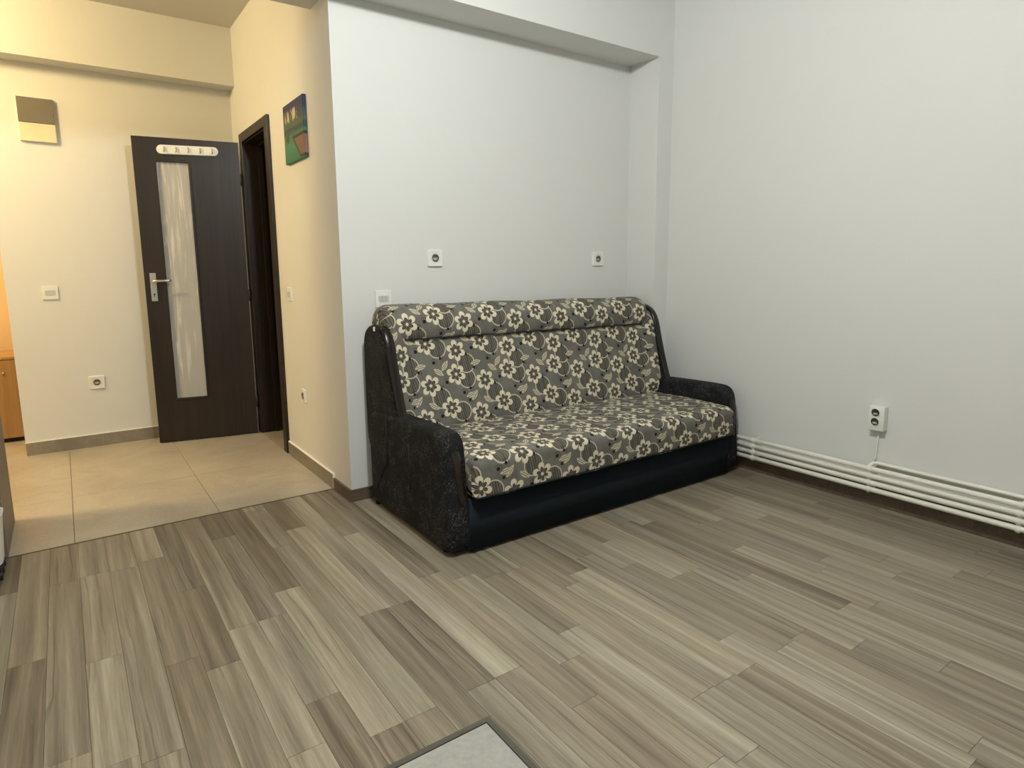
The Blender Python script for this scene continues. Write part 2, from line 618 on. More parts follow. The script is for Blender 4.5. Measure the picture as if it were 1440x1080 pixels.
def lathe_plate(bm, w, h, bev, d, hole_r, hole_d, seg=32):
    """square plate in local x (right), z (up), y (out towards -y) with a round recess"""
    def sq(hw, hh, y, rr):
        pts = []
        for i in range(seg):
            a = 2 * PI * (i + 0.5) / seg
            c, s = math.cos(a), math.sin(a)
            e = 0.14
            x = hw * math.copysign(abs(c) ** e, c) if rr else hw * c
            z = hh * math.copysign(abs(s) ** e, s) if rr else hh * s
            pts.append(bm.verts.new((x, y, z)))
        return pts
    rings = [sq(w / 2, h / 2, 0, 1), sq(w / 2, h / 2, -d + bev, 1), sq(w / 2 - bev, h / 2 - bev, -d, 1), sq(hole_r * 1.12, hole_r * 1.12, -d, 0),
             sq(hole_r, hole_r, -d + 0.001, 0), sq(hole_r * 0.96, hole_r * 0.96, -d + hole_d, 0)]
    for a, b in zip(rings, rings[1:]):
        for k in range(seg):
            f = bm.faces.new((a[k], a[(k + 1) % seg], b[(k + 1) % seg], b[k]))
            f.material_index = 1 if b is rings[-1] else 0
    bm.faces.new(rings[-1]).material_index = 1
    bm.faces.new(rings[0][::-1])


def facing(o, side):
    """turn a fitting modelled facing -y so that it faces -x (right wall / hall wall)"""
    if side == 'x':
        o.rotation_euler[2] = -PI / 2


def socket(loc, label, side='y', group=None, size=0.09):
    t = empty('power_socket', loc, label, 'socket', group or 'white wall sockets')
    facing(t, side)
    bm = bmesh.new()
    lathe_plate(bm, size, size, 0.003, 0.011, 0.0215, 0.0085)
    auto_smooth(mesh_obj('cover_plate', bm, [m_white, m_recess_shade], t), 0.5)
    box('outlet_insert', -0.0145, 0.0145, -0.0075, -0.0024, -0.0095, 0.0015, m_grey_pl, t, 0.001, 1)
    bm = bmesh.new()
    for s in (-1, 1):
        add_tube(bm, [(s * 0.0095, -0.0080, -0.004), (s * 0.0095, -0.0070, -0.004)], 0.0028, 10)
    mesh_obj('pin_hole', bm, m_hole, t)
    for s in (-1, 1):
        bm = bmesh.new()
        add_box(bm, -0.0025, 0.0025, -0.0105, -0.0026, s * 0.0192 - 0.0012, s * 0.0192 + 0.0012)
        mesh_obj('earth_clip', bm, m_metal, t)
    bm = bmesh.new()
    seg = 28
    ra, rb = 0.0268, 0.0247
    add_tube(bm, [(ra * math.cos(2 * PI * i / seg), -0.0112, ra * math.sin(2 * PI * i / seg)) for i in range(seg + 1)], 0.0007, 6, False)
    mesh_obj('insert_ring', bm, m_grey_pl, t, True)
    return t


def switch(loc, label, side='y', keys=1, size=0.088, group=None):
    t = empty('light_switch', loc, label, 'light switch', group or 'light switches on the walls')
    facing(t, side)
    h = size / 2
    bm = bmesh.new()
    add_box(bm, -h, h, -0.010, 0, -h, h, 0.003)
    mesh_obj('cover_plate', bm, m_white, t)
    kw = 0.056 / keys
    for k in range(keys):
        a = -0.028 + k * kw
        bm = bmesh.new()
        g = 0.0012
        v = [(a + g, -0.009, -0.016), (a + kw - g, -0.009, -0.016), (a + kw - g, -0.009, 0.016), (a + g, -0.009, 0.016),
             (a + g, -0.0125, -0.016), (a + kw - g, -0.0125, -0.016), (a + kw - g, -0.016, 0.016), (a + g, -0.016, 0.016)]
        v = [bm.verts.new(p) for p in v]
        for q in ((0, 1, 2, 3), (4, 7, 6, 5), (0, 4, 5, 1), (1, 5, 6, 2), (2, 6, 7, 3), (3, 7, 4, 0)):
            bm.faces.new([v[i] for i in q])
        mesh_obj('rocker', bm, m_rocker, t)
    return t


# ------------------------------------------------------------------ the shell
XH, YN, YB, XE = -2.1134, 0.2435, 2.3184, -3.535     # hall wall, niche wall, hall back wall, its free end
ZS, ZC, YT = 2.470, 2.869, 0.491
XL, XK, YR = -5.0, -4.45, -4.85

# floor: screed slab, planks, tiles
fl = struct('floor', [(XL - .15, 0.2, YR - .15, 4.3, -0.12, -0.009)], m_sub)
unit = bpy.data.meshes.new('plank')
bm = bmesh.new()
add_box(bm, 0, 1, 0, 1, 0, 1)
bmesh.ops.recalc_face_normals(bm, faces=bm.faces[:])
bm.to_mesh(unit)
bm.free()
unit.materials.append(m_plank)
unit_tile = unit.copy()
unit_tile.name = 'tile'
unit_tile.materials.clear()
unit_tile.materials.append(m_tile)
unit_pale = unit.copy()
unit_pale.name = 'pale_tile'
unit_pale.materials.clear()
unit_pale.materials.append(m_tile2)


def piece(name, me, x0, x1, y0, y1, z0=-0.009, z1=0.0, gap=0.0005):
    o = bpy.data.objects.new(name, me)
    o.location = (x0 + gap, y0 + gap, z0)
    o.scale = (x1 - x0 - 2 * gap, y1 - y0 - 2 * gap, z1 - z0)
    o.parent = fl
    COL.objects.link(o)
    return o


X0, W = -3.492, 0.0985
PATCH_X, PATCH_Y = -2.414, -1.511
rows = {  # joints from the hall end towards the camera, tones between them
    -1: ([0.10, -0.72], [.12, .5, .45]),
    0: ([-0.475], [.45, .18]),
    1: ([0.08, -1.025], [.5, .36, .5]),
    2: ([0.09, -0.59], [.45, .58, .72]),
    3: ([0.074, -1.15], [.48, .48, .5]),
    4: ([0.105, -0.75], [.74, .42, .38]),
    5: ([-0.27, -0.847], [.27, .30, .50]),
    6: ([-0.654, -1.342], [.50, .62, .72]),
    7: ([0.16, -0.654], [.20, .28, .42]),
    8: ([-0.488, -1.395], [.26, .74, .42]),
    9: ([0.42, -0.09, -1.394], [.72, .58, .50, .46]),
    10: ([0.07, -0.835], [.24, .64, .34]),
    11: ([-0.837, -1.39], [.62, .28, .50]),
    12: ([-0.15, -1.387], [.45, .72, .50]),
    13: ([-0.707, -1.62], [.20, .55, .48]),
    14: ([-0.80, -1.45], [.50, .62, .55]),
    15: ([-0.86, -1.322], [.34, .26, .62]),
    16: ([-0.87, -1.79], [.50, .68, .48]),
    17: ([-1.10, -1.793], [.45, .60, .42]),
    18: ([-1.035, -1.799], [.28, .76, .42]),
    19: ([-0.95, -1.66], [.40, .44, .66]),
    20: ([-1.12, -1.80], [.44, .40, .66]),
    21: ([-0.90, -1.293, -1.79], [.46, .70, .42, .44]),
    22: ([-1.30, -1.935], [.66, .62, .38]),
    23: ([-0.80, -1.453], [.36, .30, .58]),
    24: ([-0.87, -1.79], [.60, .28, .60]),
    25: ([-1.28, -1.85], [.46, .68, .40]),
    26: ([-1.02, -1.60], [.40, .50, .46]),
    27: ([-1.05, -1.55], [.56, .30, .44]),
    28: ([-0.95, -1.795], [.40, .66, .40]),
    29: ([-1.15, -1.70], [.50, .42, .36]),
    30: ([-0.90, -1.927], [.58, .60, .36]),
    31: ([-1.35, -2.0], [.30, .40, .42]),
    32: ([-0.85, -1.62], [.56, .44, .34]),
    33: ([-1.20, -1.9], [.42, .34, .34]),
}
for n in range(-9, 36):
    xa, xb = X0 + n * W, min(X0 + (n + 1) * W, -0.012)
    js, tn = rows.get(n, (None, None))
    if js is None:
        y = 0.2 - random.random() * 0.6
        js, tn = [], [random.uniform(.2, .7)]
        while y > -1.9:
            js.append(y)
            tn.append(random.uniform(.2, .7))
            y -= random.choice((.52, .68, .69, .9))
    js, tn = list(js), list(tn)
    while js[-1] > YR + 0.7:
        js.append(js[-1] - random.choice((.52, .68, .69, .9)))
        tn.append(random.uniform(.22, .68))
    ytop = 0.484 if xb < XH + 0.02 else YN - 0.004
    if n == 13:
        xb = XH - 0.0005
    if n == 14:
        xa = XH - 0.0005
    ys = [ytop] + [j for j in js if j < ytop - 0.03] + [YR]
    tn = tn[len(tn) - (len(ys) - 1):]
    spans = [(xa, xb)]
    for (ya, yb), tone in zip(zip(ys, ys[1:]), tn):
        for xs, xe in spans:
            lo, hi = yb, ya
            if xs < PATCH_X - 0.001 and lo < PATCH_Y:
                if hi <= PATCH_Y + 0.01:
                    if xe <= PATCH_X + 0.001:
                        continue
                    segs = [(PATCH_X + 0.001, xe, lo, hi)]
                else:
                    segs = [(xs, xe, PATCH_Y + 0.001, hi)]
                    if xe > PATCH_X + 0.001:
                        segs.append((PATCH_X + 0.001, xe, lo, PATCH_Y + 0.001))
            else:
                segs = [(xs, xe, lo, hi)]
            for q in segs:
                o = piece('plank', unit, *q)
                o.color = (0.47 + (tone - 0.48) * 0.8, random.random(), 0, 1)

# hall tiles
tx = [XL, -4.505, -3.905, -3.305, -2.705, XH - 0.012]
ty = [0.494, 1.200, 2.400, 3.7]
for i in range(5):
    for j in range(3):
        if j == 1:
            piece('tile', unit_tile, tx[i], tx[i + 1], ty[j], min(ty[j + 1], YB - 0.012) if tx[i] > XE - .1 else ty[j + 1], gap=0.0011)
        elif j == 0 or tx[i] < -3.4:
            piece('tile', unit_tile, tx[i], min(tx[i + 1], -3.30), ty[j], ty[j + 1], gap=0.0011) if j else piece('tile', unit_tile, tx[i], tx[i + 1], ty[j], ty[j + 1], gap=0.0011)
piece('tile', unit_tile, XH - 0.010, -1.93, 1.40, 2.00, gap=0.0011)
piece('tile', unit_tile, -1.93, -0.9, 0.8, 2.6, gap=0.0011)
# kitchen tiles inset in the planks
kx = [XK, -3.64, -3.04, PATCH_X - 0.017]
ky = [PATCH_Y - 0.017, -2.12, -2.72, -3.32, -3.92, YR]
for i in range(3):
    for j in range(5):
        piece('pale_tile', unit_pale, kx[i], kx[i + 1], ky[j + 1], ky[j], gap=0.0012)

# metal strips where the floors meet
s1 = struct('trim_1', [(XL, XH - 0.012, 0.484, 0.4935, -0.009, 0.0015)], m_strip)
s2 = struct('trim_2', [(XK, PATCH_X, PATCH_Y - 0.0165, PATCH_Y, -0.009, 0.0018), (PATCH_X - 0.0165, PATCH_X, YR, PATCH_Y - 0.0165, -0.009, 0.0018)], m_strip)

# walls
struct('wall_right', [(0.0, 0.15, YR, 4.2, -0.12, ZC)], m_wall)
struct('wall_back', [(XH, 0.0, YN, YN + 0.11, -0.009, ZS)], m_wall)
struct('wall_pier', [(-0.128, 0.0, 0.0, YN, -0.009, ZS)], m_wall)
struct('ceiling_beam', [(XK, 0.0, 0.0, YT, ZS, ZC), (XL, XK, 0.2, YT, ZS, ZC)], m_wall)
struct('wall_hall', [(XH, -1.945, YN + 0.11, 1.40, -0.009, ZS), (XH, -1.945, YT, 1.40, ZS, ZC), (XH, -1.945, 2.00, YB, -0.009, ZC), (XH, -1.945, 1.40, 2.00, 2.09, ZC)], m_wall)
struct('wall_end', [(XE, 0.0, YB, YB + 0.16, -0.009, ZC)], m_wall)
struct('ceiling_beam_hall', [(XL, XH, 2.163, YB, 2.4837, ZC), (XL, XE, YB, YB + 0.16, 2.4837, ZC)], m_wall)
struct('wall_left', [(XL - 0.15, XL, 0.2, 4.2, -0.12, ZC), (XL - 0.15, XK - 0.15, 0.05, 0.2, -0.12, ZC), (XK - 0.15, XK, YR, 0.2, -0.12, ZC)], m_wall)
struct('wall_front', [(XL - 0.15, 0.15, YR - 0.15, YR, -0.12, ZC)], m_wall)
struct('wall_passage', [(XL, 0.0, 3.45, 3.6, -0.009, ZC), (-3.30, -3.15, YB + 0.16, 3.45, -0.009, ZC)], m_orange)
struct('ceiling', [(XL - 0.15, 0.15, YR - 0.15, 4.2, ZC, ZC + 0.12)], m_ceil)

# baseboards
def skirting(name, segs, mat):
    """segs: list of (x0,x1,y0,y1) boards, z up to h, each board with a bead of caulk on top"""
    bm = bmesh.new()
    for x0, x1, y0, y1, h in segs:
        add_box(bm, x0, x1, y0, y1, 0.0, h)
    o = tag(mesh_obj(name, bm, mat), kind='structure')
    return o


b = skirting('baseboard_back', [(XE + 0.001, XH - 0.013, YB - 0.012, YB, 0.084)], m_skirt)
box('caulk_bead', XE - 0.001, XH - 0.013, YB - 0.0115, YB, 0.084, 0.089, m_caulk, b)
b = skirting('baseboard_hall', [(XH - 0.012, XH, 0.492, 1.325, 0.081), (XH - 0.012, XH, 2.06, YB, 0.081)], m_skirt)
box('caulk_bead', XH - 0.0115, XH, 0.486, 1.325, 0.081, 0.086, m_caulk, b)
box('end_bead', XH - 0.0115, XH, 0.486, 0.492, 0.0, 0.081, m_caulk, b)
skirting('baseboard_wood', [(XH - 0.012, XH, YN - 0.012, 0.484, 0.062), (XH, -0.128, YN - 0.012, YN, 0.062)], m_skirtw)
skirting('baseboard_right', [(-0.012, 0.0, YR, 0.0, 0.10)], m_skirtw)  # skirting made taller; dark top stands in for shade in the lowest pipe gap

# ------------------------------------------------------------------ hall door: casing and leaf
bm = bmesh.new()
add_box(bm, XH - 0.020, XH, 1.330, 1.403, 0.0, 2.138, 0.003, 1)
add_box(bm, XH - 0.020, XH, 1.990, 2.060, 0.0, 2.138, 0.003, 1)
add_box(bm, XH - 0.020, XH, 1.403, 1.990, 2.075, 2.138, 0.003, 1)
cas = tag(mesh_obj('door_frame', bm, m_wenge), kind='structure')
bm = bmesh.new()
add_box(bm, XH - 0.004, -1.93, 1.400, 1.418, 0.0, 2.09)
add_box(bm, XH - 0.004, -1.93, 1.982, 2.000, 0.0, 2.09)
add_box(bm, XH - 0.004, -1.93, 1.418, 1.982, 2.068, 2.09)
mesh_obj('jamb', bm, m_wenge, cas)
bm = bmesh.new()
add_box(bm, -2.03, -2.0, 1.418, 1.432, 0.0, 2.068)
add_box(bm, -2.03, -2.0, 1.968, 1.982, 0.0, 2.068)
add_box(bm, -2.03, -2.0, 1.432, 1.968, 2.054, 2.068)
mesh_obj('door_stop', bm, m_wenge, cas)

A_ = Vector((-2.785, 2.115, 0))
ang = math.atan2(1.996 - 2.115, -2.146 + 2.785)
LW, LH, LT = 0.642, 2.072, 0.04          # local x along the leaf from its free edge, y to the back
door = bpy.data.objects.new('door_1', None)
door.location = A_
door.rotation_euler[2] = ang
COL.objects.link(door)
tag(door, kind='structure')
gx0, gx1, gz0, gz1 = 0.128, 0.326, 0.308, 1.922
bm = bmesh.new()
for q in ((0, gx0, 0.008, LH), (gx1, LW, 0.008, LH), (gx0, gx1, 0.008, gz0), (gx0, gx1, gz1, LH)):
    add_box(bm, q[0], q[1], 0, LT, q[2], q[3])
mesh_obj('door_leaf', bm, m_wenge, door)
box('edge_band', LW - 0.0005, LW + 0.003, 0.002, LT - 0.002, 0.010, LH - 0.002, m_wenge_edge, door)
bm = bmesh.new()
bw = 0.010
for q in ((gx0 - bw, gx0 + .004, gz0 - bw, gz1 + bw), (gx1 - .004, gx1 + bw, gz0 - bw, gz1 + bw), (gx0, gx1, gz0 - bw, gz0 + .004), (gx0, gx1, gz1 - .004, gz1 + bw)):
    add_box(bm, q[0], q[1], -0.006, 0.014, q[2], q[3], 0.002, 1)
mesh_obj('glazing_bead', bm, m_wenge, door)
tag(box('glass_pane', gx0, gx1, 0.017, 0.022, gz0, gz1, m_glass, door), 'frosted glass pane with wavy pale streaks')
# handle
hp = box('handle_plate', 0.033, 0.071, -0.008, 0, 0.994, 1.184, m_metal, door, 0.003, 2)
bm = bmesh.new()
add_tube(bm, [(0.052, -0.008, 1.129), (0.052, -0.040, 1.129), (0.054, -0.048, 1.129), (0.062, -0.052, 1.1295), (0.10, -0.053, 1.131), (0.145, -0.052, 1.133), (0.163, -0.050, 1.133)],
         [0.009, 0.008, 0.0085, 0.009, 0.0092, 0.0088, 0.007], 12)
mesh_obj('lever', bm, m_chrome, hp, True)
bm = bmesh.new()
add_tube(bm, [(0.052, -0.0086, 1.040), (0.052, -0.0078, 1.040)], 0.006, 12)
add_box(bm, 0.0497, 0.0543, -0.0086, -0.0078, 1.022, 1.040)
mesh_obj('keyhole', bm, m_hole, hp)
bm = bmesh.new()
for z in (1.172, 1.006):
    add_tube(bm, [(0.052, -0.0088, z), (0.052, -0.0078, z)], 0.0035, 10)
mesh_obj('screw', bm, m_grey_pl, hp)
for z in (0.24, 1.02, 1.82):
    bm = bmesh.new()
    add_tube(bm, [(LW + 0.006, -0.004, z - 0.038), (LW + 0.006, -0.004, z + 0.038)], 0.0068, 12)
    add_tube(bm, [(LW + 0.006, -0.004, z + 0.038), (LW + 0.006, -0.004, z + 0.046)], [0.0045, 0.002], 12)
    mesh_obj('hinge', bm, m_wenge, door, True)
# hook rail hanging on the leaf
rail = empty('hook_rail', A_ + Matrix.Rotation(ang, 3, 'Z') @ Vector((0.328, -0.0005, 1.997)),
             'white rounded hook rail with five metal hooks at the top of the dark door', 'hook rail', rotz=ang)
bm = bmesh.new()
out = []
hl, hr = 0.187, 0.030
for s, cx in ((1, hl - hr), (-1, -hl + hr)):
    for i in range(13):
        a = -PI / 2 + PI * i / 12
        out.append((cx + s * hr * math.cos(a), s * hr * math.sin(a)))
fr = [[bm.verts.new((x * k, y, z * k2 + 0.018 * x)) for x, z in out] for y, k, k2 in ((0, 1, 1), (-0.009, 1, 1), (-0.013, 0.985, 0.90))]
for a, b2 in zip(fr, fr[1:]):
    for k in range(len(out)):
        bm.faces.new((a[k], a[(k + 1) % len(out)], b2[(k + 1) % len(out)], b2[k]))
bm.faces.new(fr[-1])
bm.faces.new(fr[0][::-1])
auto_smooth(mesh_obj('rail_board', bm, m_white, rail), 0.6)
for i in range(5):
    x = -0.141 + 0.072 * i
    z = 0.018 * x
    bm = bmesh.new()
    add_tube(bm, [(x, -0.013, z + 0.014), (x, -0.020, z + 0.010), (x, -0.023, z - 0.006), (x, -0.030, z - 0.016), (x, -0.042, z - 0.016), (x, -0.048, z - 0.008)],
             [0.006, 0.0045, 0.004, 0.004, 0.004, 0.0055], 10)
    mesh_obj('hook', bm, m_chrome, rail, True)

# ------------------------------------------------------------------ sofa
sofa = empty('sofa', (0, 0, 0), 'flowered fold-out sofa with black speckled arms and a navy base panel', 'sofa')
# base
base_prof = [(-0.655, 0.016), (-0.655, 0.244), (0.10, 0.25), (0.17, 0.24), (0.17, 0.05), (0.10, 0.016)]
pillow('base_panel', base_prof, -1.945, -0.185, 0.006, m_navy, sofa, 6, 2)
# seat cushion
seat_prof = smooth_closed([(-0.680, 0.250), (-0.690, 0.254), (-0.692, 0.275), (-0.693, 0.34), (-0.690, 0.418), (-0.620, 0.425), (-0.40, 0.430), (-0.20, 0.426), (-0.06, 0.418), (-0.05, 0.33), (-0.06, 0.252), (-0.40, 0.25), (-0.60, 0.25)], 2)
seat = pillow('seat_cushion', seat_prof, -1.938, -0.193, 0.026, m_fabric, sofa, 26, 5, v0=0.11, puff=0.004)
tube('seam', [sag((x, -0.697, 0.257)) for x in (-1.92, -1.5, -1.05, -0.6, -0.205)], 0.004, m_seam, seat, 8)
# backrest (front face leans back), v of the cloth equals height
back_prof = [(-0.10, 0.40), (-0.098, 0.46), (-0.075, 0.56), (-0.052, 0.66), (-0.030, 0.76), (-0.012, 0.85), (0.0, 0.90), (0.03, 0.945), (0.10, 0.955), (0.16, 0.93), (0.185, 0.85), (0.19, 0.60), (0.19, 0.27), (0.0, 0.25), (-0.08, 0.28)]
back_prof = smooth_closed(back_prof, 1)
i0 = min(range(len(back_prof)), key=lambda i: abs(back_prof[i][1] - 0.40) + (0 if back_prof[i][0] < 0 else 9))
back_prof = back_prof[i0:] + back_prof[:i0]
def hug(v):
    f = min(max((abs(v[0] + 1.0815) - 0.80) / 0.085, 0), 1)
    f = f * f * (3 - 2 * f)
    g = min(max((v[2] - 0.40) / 0.08, 0), 1) * (1 if v[1] < 0.1 else 0)
    return sag((v[0], v[1] - 0.042 * f * g, v[2]))


back = pillow('backrest', back_prof, -1.998, -0.165, 0.014, m_fabric, sofa, 40, 4, v0=0.40, warp=hug)
# head roll
roll_prof = smooth_closed([(-0.006, 0.852), (-0.026, 0.868), (-0.032, 0.93), (-0.010, 0.995), (0.050, 1.024), (0.130, 1.022), (0.185, 0.985), (0.195, 0.92), (0.180, 0.860), (0.08, 0.845)], 2)
i0 = min(range(len(roll_prof)), key=lambda i: abs(roll_prof[i][1] - 0.86) + (0 if roll_prof[i][0] < 0 else 9))
roll_prof = roll_prof[i0:] + roll_prof[:i0]
pillow('headrest_roll', roll_prof, -2.004, -0.182, 0.062, m_fabric, sofa, 24, 8, v0=0.865, puff=0.003)
tube('seam', [sag((x, -0.020, 0.858)) for x in (-1.955, -1.6, -1.2, -0.8, -0.4, -0.22)], 0.0035, m_seam, back, 8)


def wing(xo, xi, dz, yend=1.0):
    """black side panel of the back with its bent dark wood strip"""
    s = 1 if xi > xo else -1
    prof = smooth_closed([(-0.165, 0.47), (-0.120, 0.60), (-0.068, 0.78), (-0.045, 0.875), (-0.005, 0.935), (0.065, 0.962), (0.140, 0.950), (0.196, 0.905), (0.205, 0.82), (0.205, 0.45), (0.19, 0.28), (0.0, 0.28), (-0.12, 0.35)], 2)
    prof = [(y, z + dz * min(max((z - 0.6) / 0.25, 0), 1)) for y, z in prof]
    w = pillow('side_panel', prof, min(xo, xi), max(xo, xi), 0.012, m_chen, sofa, 2, 3)
    path = smooth_open([(-0.185, 0.475), (-0.137, 0.60), (-0.083, 0.78), (-0.060, 0.88), (-0.015, 0.949), (0.065, 0.977), (0.125, 0.972)], 2)
    path = [(y, z + dz * min(max((z - 0.6) / 0.25, 0), 1)) for y, z in path]
    path = [p for p in path if p[0] < yend]
    bm = bmesh.new()
    rings = []
    xa, xb = (xo + s * 0.004, xi + s * 0.012)
    xa, xb = min(xa, xb), max(xa, xb)
    for i, (y, z) in enumerate(path):
        a, b = path[max(i - 1, 0)], path[min(i + 1, len(path) - 1)]
        d = Vector((b[0] - a[0], b[1] - a[1])).normalized()
        nn = Vector((-d.y, d.x))          # outwards (front / up)
        ring = []
        for k in range(12):
            t_ = 2 * PI * k / 12
            c, sn = math.cos(t_), math.sin(t_)
            ox = 0.5 * (xb - xa) * math.copysign(abs(c) ** 0.6, c)
            on_ = 0.010 * math.copysign(abs(sn) ** 0.7, sn)
            ring.append(bm.verts.new(sag(((xa + xb) / 2 + ox, y + nn.x * on_, z + nn.y * on_))))
        rings.append(ring)
    for r0, r1 in zip(rings, rings[1:]):
        for k in range(12):
            bm.faces.new((r0[k], r0[(k + 1) % 12], r1[(k + 1) % 12], r1[k]))
    bm.faces.new(rings[0][::-1])
    bm.faces.new(rings[-1])
    mesh_obj('wood_strip', bm, m_mahog, w, True)
    return w


wl = wing(-2.030, -1.992, -0.028, 0.012)
wing(-0.136, -0.172, 0.0)
tag(box('price_tag', -2.0335, -2.022, 0.050, 0.064, 0.902, 0.922, m_caulk, wl), 'small white patch')


def arm(xo, xi):
    s = 1 if xi > xo else -1
    prof = smooth_closed([(-0.660, 0.012), (-0.655, 0.16), (-0.640, 0.33), (-0.632, 0.44), (-0.618, 0.495), (-0.585, 0.524), (-0.53, 0.529), (-0.42, 0.528), (-0.22, 0.520), (-0.02, 0.515 if s < 0 else 0.512), (0.14, 0.50)] +
                         ([(0.165, 0.42), (0.16, 0.06), (0.13, 0.016)] if s > 0 else [(-0.02, 0.40), (-0.02, 0.06), (-0.04, 0.016)]) + [(-0.2, 0.016), (-0.5, 0.016)], 2)
    if s < 0:   # the right arm stops in front of the pier
        prof = smooth_closed([(-0.660, 0.012), (-0.655, 0.16), (-0.640, 0.33), (-0.632, 0.44), (-0.618, 0.495), (-0.585, 0.526), (-0.53, 0.531), (-0.42, 0.530), (-0.22, 0.525), (-0.06, 0.517), (-0.022, 0.50), (-0.02, 0.30), (-0.02, 0.06), (-0.04, 0.016), (-0.3, 0.016), (-0.5, 0.016)], 2)
    a = pillow('armrest', prof, min(xo, xi), max(xo, xi), 0.028, m_chen, sofa, 3, 6)
    # bent wood inlay on the front face, wide and round at the top
    bm = bmesh.new()
    cx = (xo + xi) / 2 - s * 0.004
    path = [(0.482, 0.004), (0.476, 0.013), (0.462, 0.018), (0.42, 0.0185), (0.34, 0.016), (0.26, 0.0125), (0.235, 0.009), (0.228, 0.004)]
    fr, bk = [], []
    for z, hw in path:
        y = -0.6415 - 0.014 * (0.40 - z) / 0.2 if z < 0.40 else -0.6415 + (z - 0.40) ** 2 * 5.0 + (z - 0.40) * 0.12
        xs = cx + s * 0.018 * (0.48 - z) / 0.25
        fr.append([bm.verts.new(sag((xs + k * hw, y - 0.008 - (0.004 if k == 0 else 0), z))) for k in (-1, -0.5, 0, 0.5, 1)])
        bk.append([bm.verts.new(sag((xs + k * hw, y + 0.02, z))) for k in (-1, 1)])
    for i in range(len(path) - 1):
        for k in range(4):
            bm.faces.new((fr[i][k], fr[i][k + 1], fr[i + 1][k + 1], fr[i + 1][k]))
        bm.faces.new((fr[i][0], fr[i + 1][0], bk[i + 1][0], bk[i][0]))
        bm.faces.new((fr[i][4], bk[i][1], bk[i + 1][1], fr[i + 1][4]))
    bm.faces.new(fr[0] + [bk[0][1], bk[0][0]])
    bm.faces.new(fr[-1][::-1] + [bk[-1][0], bk[-1][1]])
    mesh_obj('wood_inlay', bm, m_mahog, a, True)
    if s > 0:   # stitched seams on the outer side
        for y, z0, z1 in ((-0.06, 0.26, 0.50), (-0.30, 0.20, 0.42)):
            tube('seam', [sag((xo - 0.001, y, z0)), sag((xo - 0.001, y - 0.004, (z0 + z1) / 2)), sag((xo - 0.001, y, z1))], 0.004, m_seam, a, 6)
    return a


arm(-2.040, -1.936)
arm(-0.088, -0.195)
for x, y in ((-2.008, 0.135), (-2.0, -0.56), (-0.14, -0.08), (-0.14, -0.56)):
    bm = bmesh.new()
    add_tube(bm, [(x, y, 0.0), (x, y, 0.03)], [0.018, 0.022], 14)
    mesh_obj('foot', bm, m_mahog, sofa, True)

# ------------------------------------------------------------------ radiator of four pipes along the right wall
rad = empty('pipe_radiator', (0, 0, 0), 'cream low radiator of four long pipes along the right wall at floor level', 'radiator')
PX, PR = -0.066, 0.0126
pz = [0.099, 0.1325, 0.167, 0.2025]
y_far, y_near = -0.045, -3.3
for z in pz:
    bm = bmesh.new()
    add_tube(bm, [(PX, y_far, z), (PX, -1.4, z), (PX, -2.3, z + 0.002), (PX, y_near, z + 0.003)], PR, 14)
    mesh_obj('pipe', bm, m_radiator, rad, True)
bm = bmesh.new()
add_tube(bm, [(PX, y_far, 0.08), (PX, y_far, 0.215)], 0.02, 14)
mesh_obj('end_header', bm, m_radiator, rad, True)
bm = bmesh.new()
add_tube(bm, [(PX, -1.372, 0.2025), (PX + 0.010, -1.374, 0.213), (-0.026, -1.379, 0.222), (-0.018, -1.392, 0.224), (-0.017, -1.43, 0.224), (-0.017, -2.3, 0.225), (-0.017, -3.3, 0.226)], 0.0095, 12)
mesh_obj('return_pipe', bm, m_radiator, rad, True)
for y in (-0.735, -1.385, -1.992, -2.6):
    bm = bmesh.new()
    add_box(bm, PX - 0.006, -0.001, y - 0.007, y + 0.007, 0.082, 0.212, 0.002, 1)
    for z in pz:
        add_tube(bm, [(PX, y - 0.009, z), (PX, y + 0.009, z)], PR + 0.0028, 14)
    mesh_obj('bracket', bm, m_radiator, rad)

# ------------------------------------------------------------------ sockets and switches
socket((-1.588, YN, 1.2545), 'white single socket on the niche wall above the left half of the sofa', group=None)
socket((-0.3965, YN, 1.2525), 'white single socket on the niche wall above the right end of the sofa')
switch((-1.897, YN, 1.047), 'pearl double switch directly above the sofa back near the hall corner', keys=3)
switch((-3.309, YB, 1.062), 'pale single switch on the hall back wall left of the door', keys=1)
socket((-3.108, YB, 0.445), 'white single socket low on the hall back wall beside the dark door')
switch((XH, 1.106, 1.052), 'white single switch on the narrow hall wall right of the doorway', 'x', 1, 0.084)
socket((XH, 0.956, 0.447), 'white socket low on the narrow hall wall by the doorway', 'x', None, 0.082)

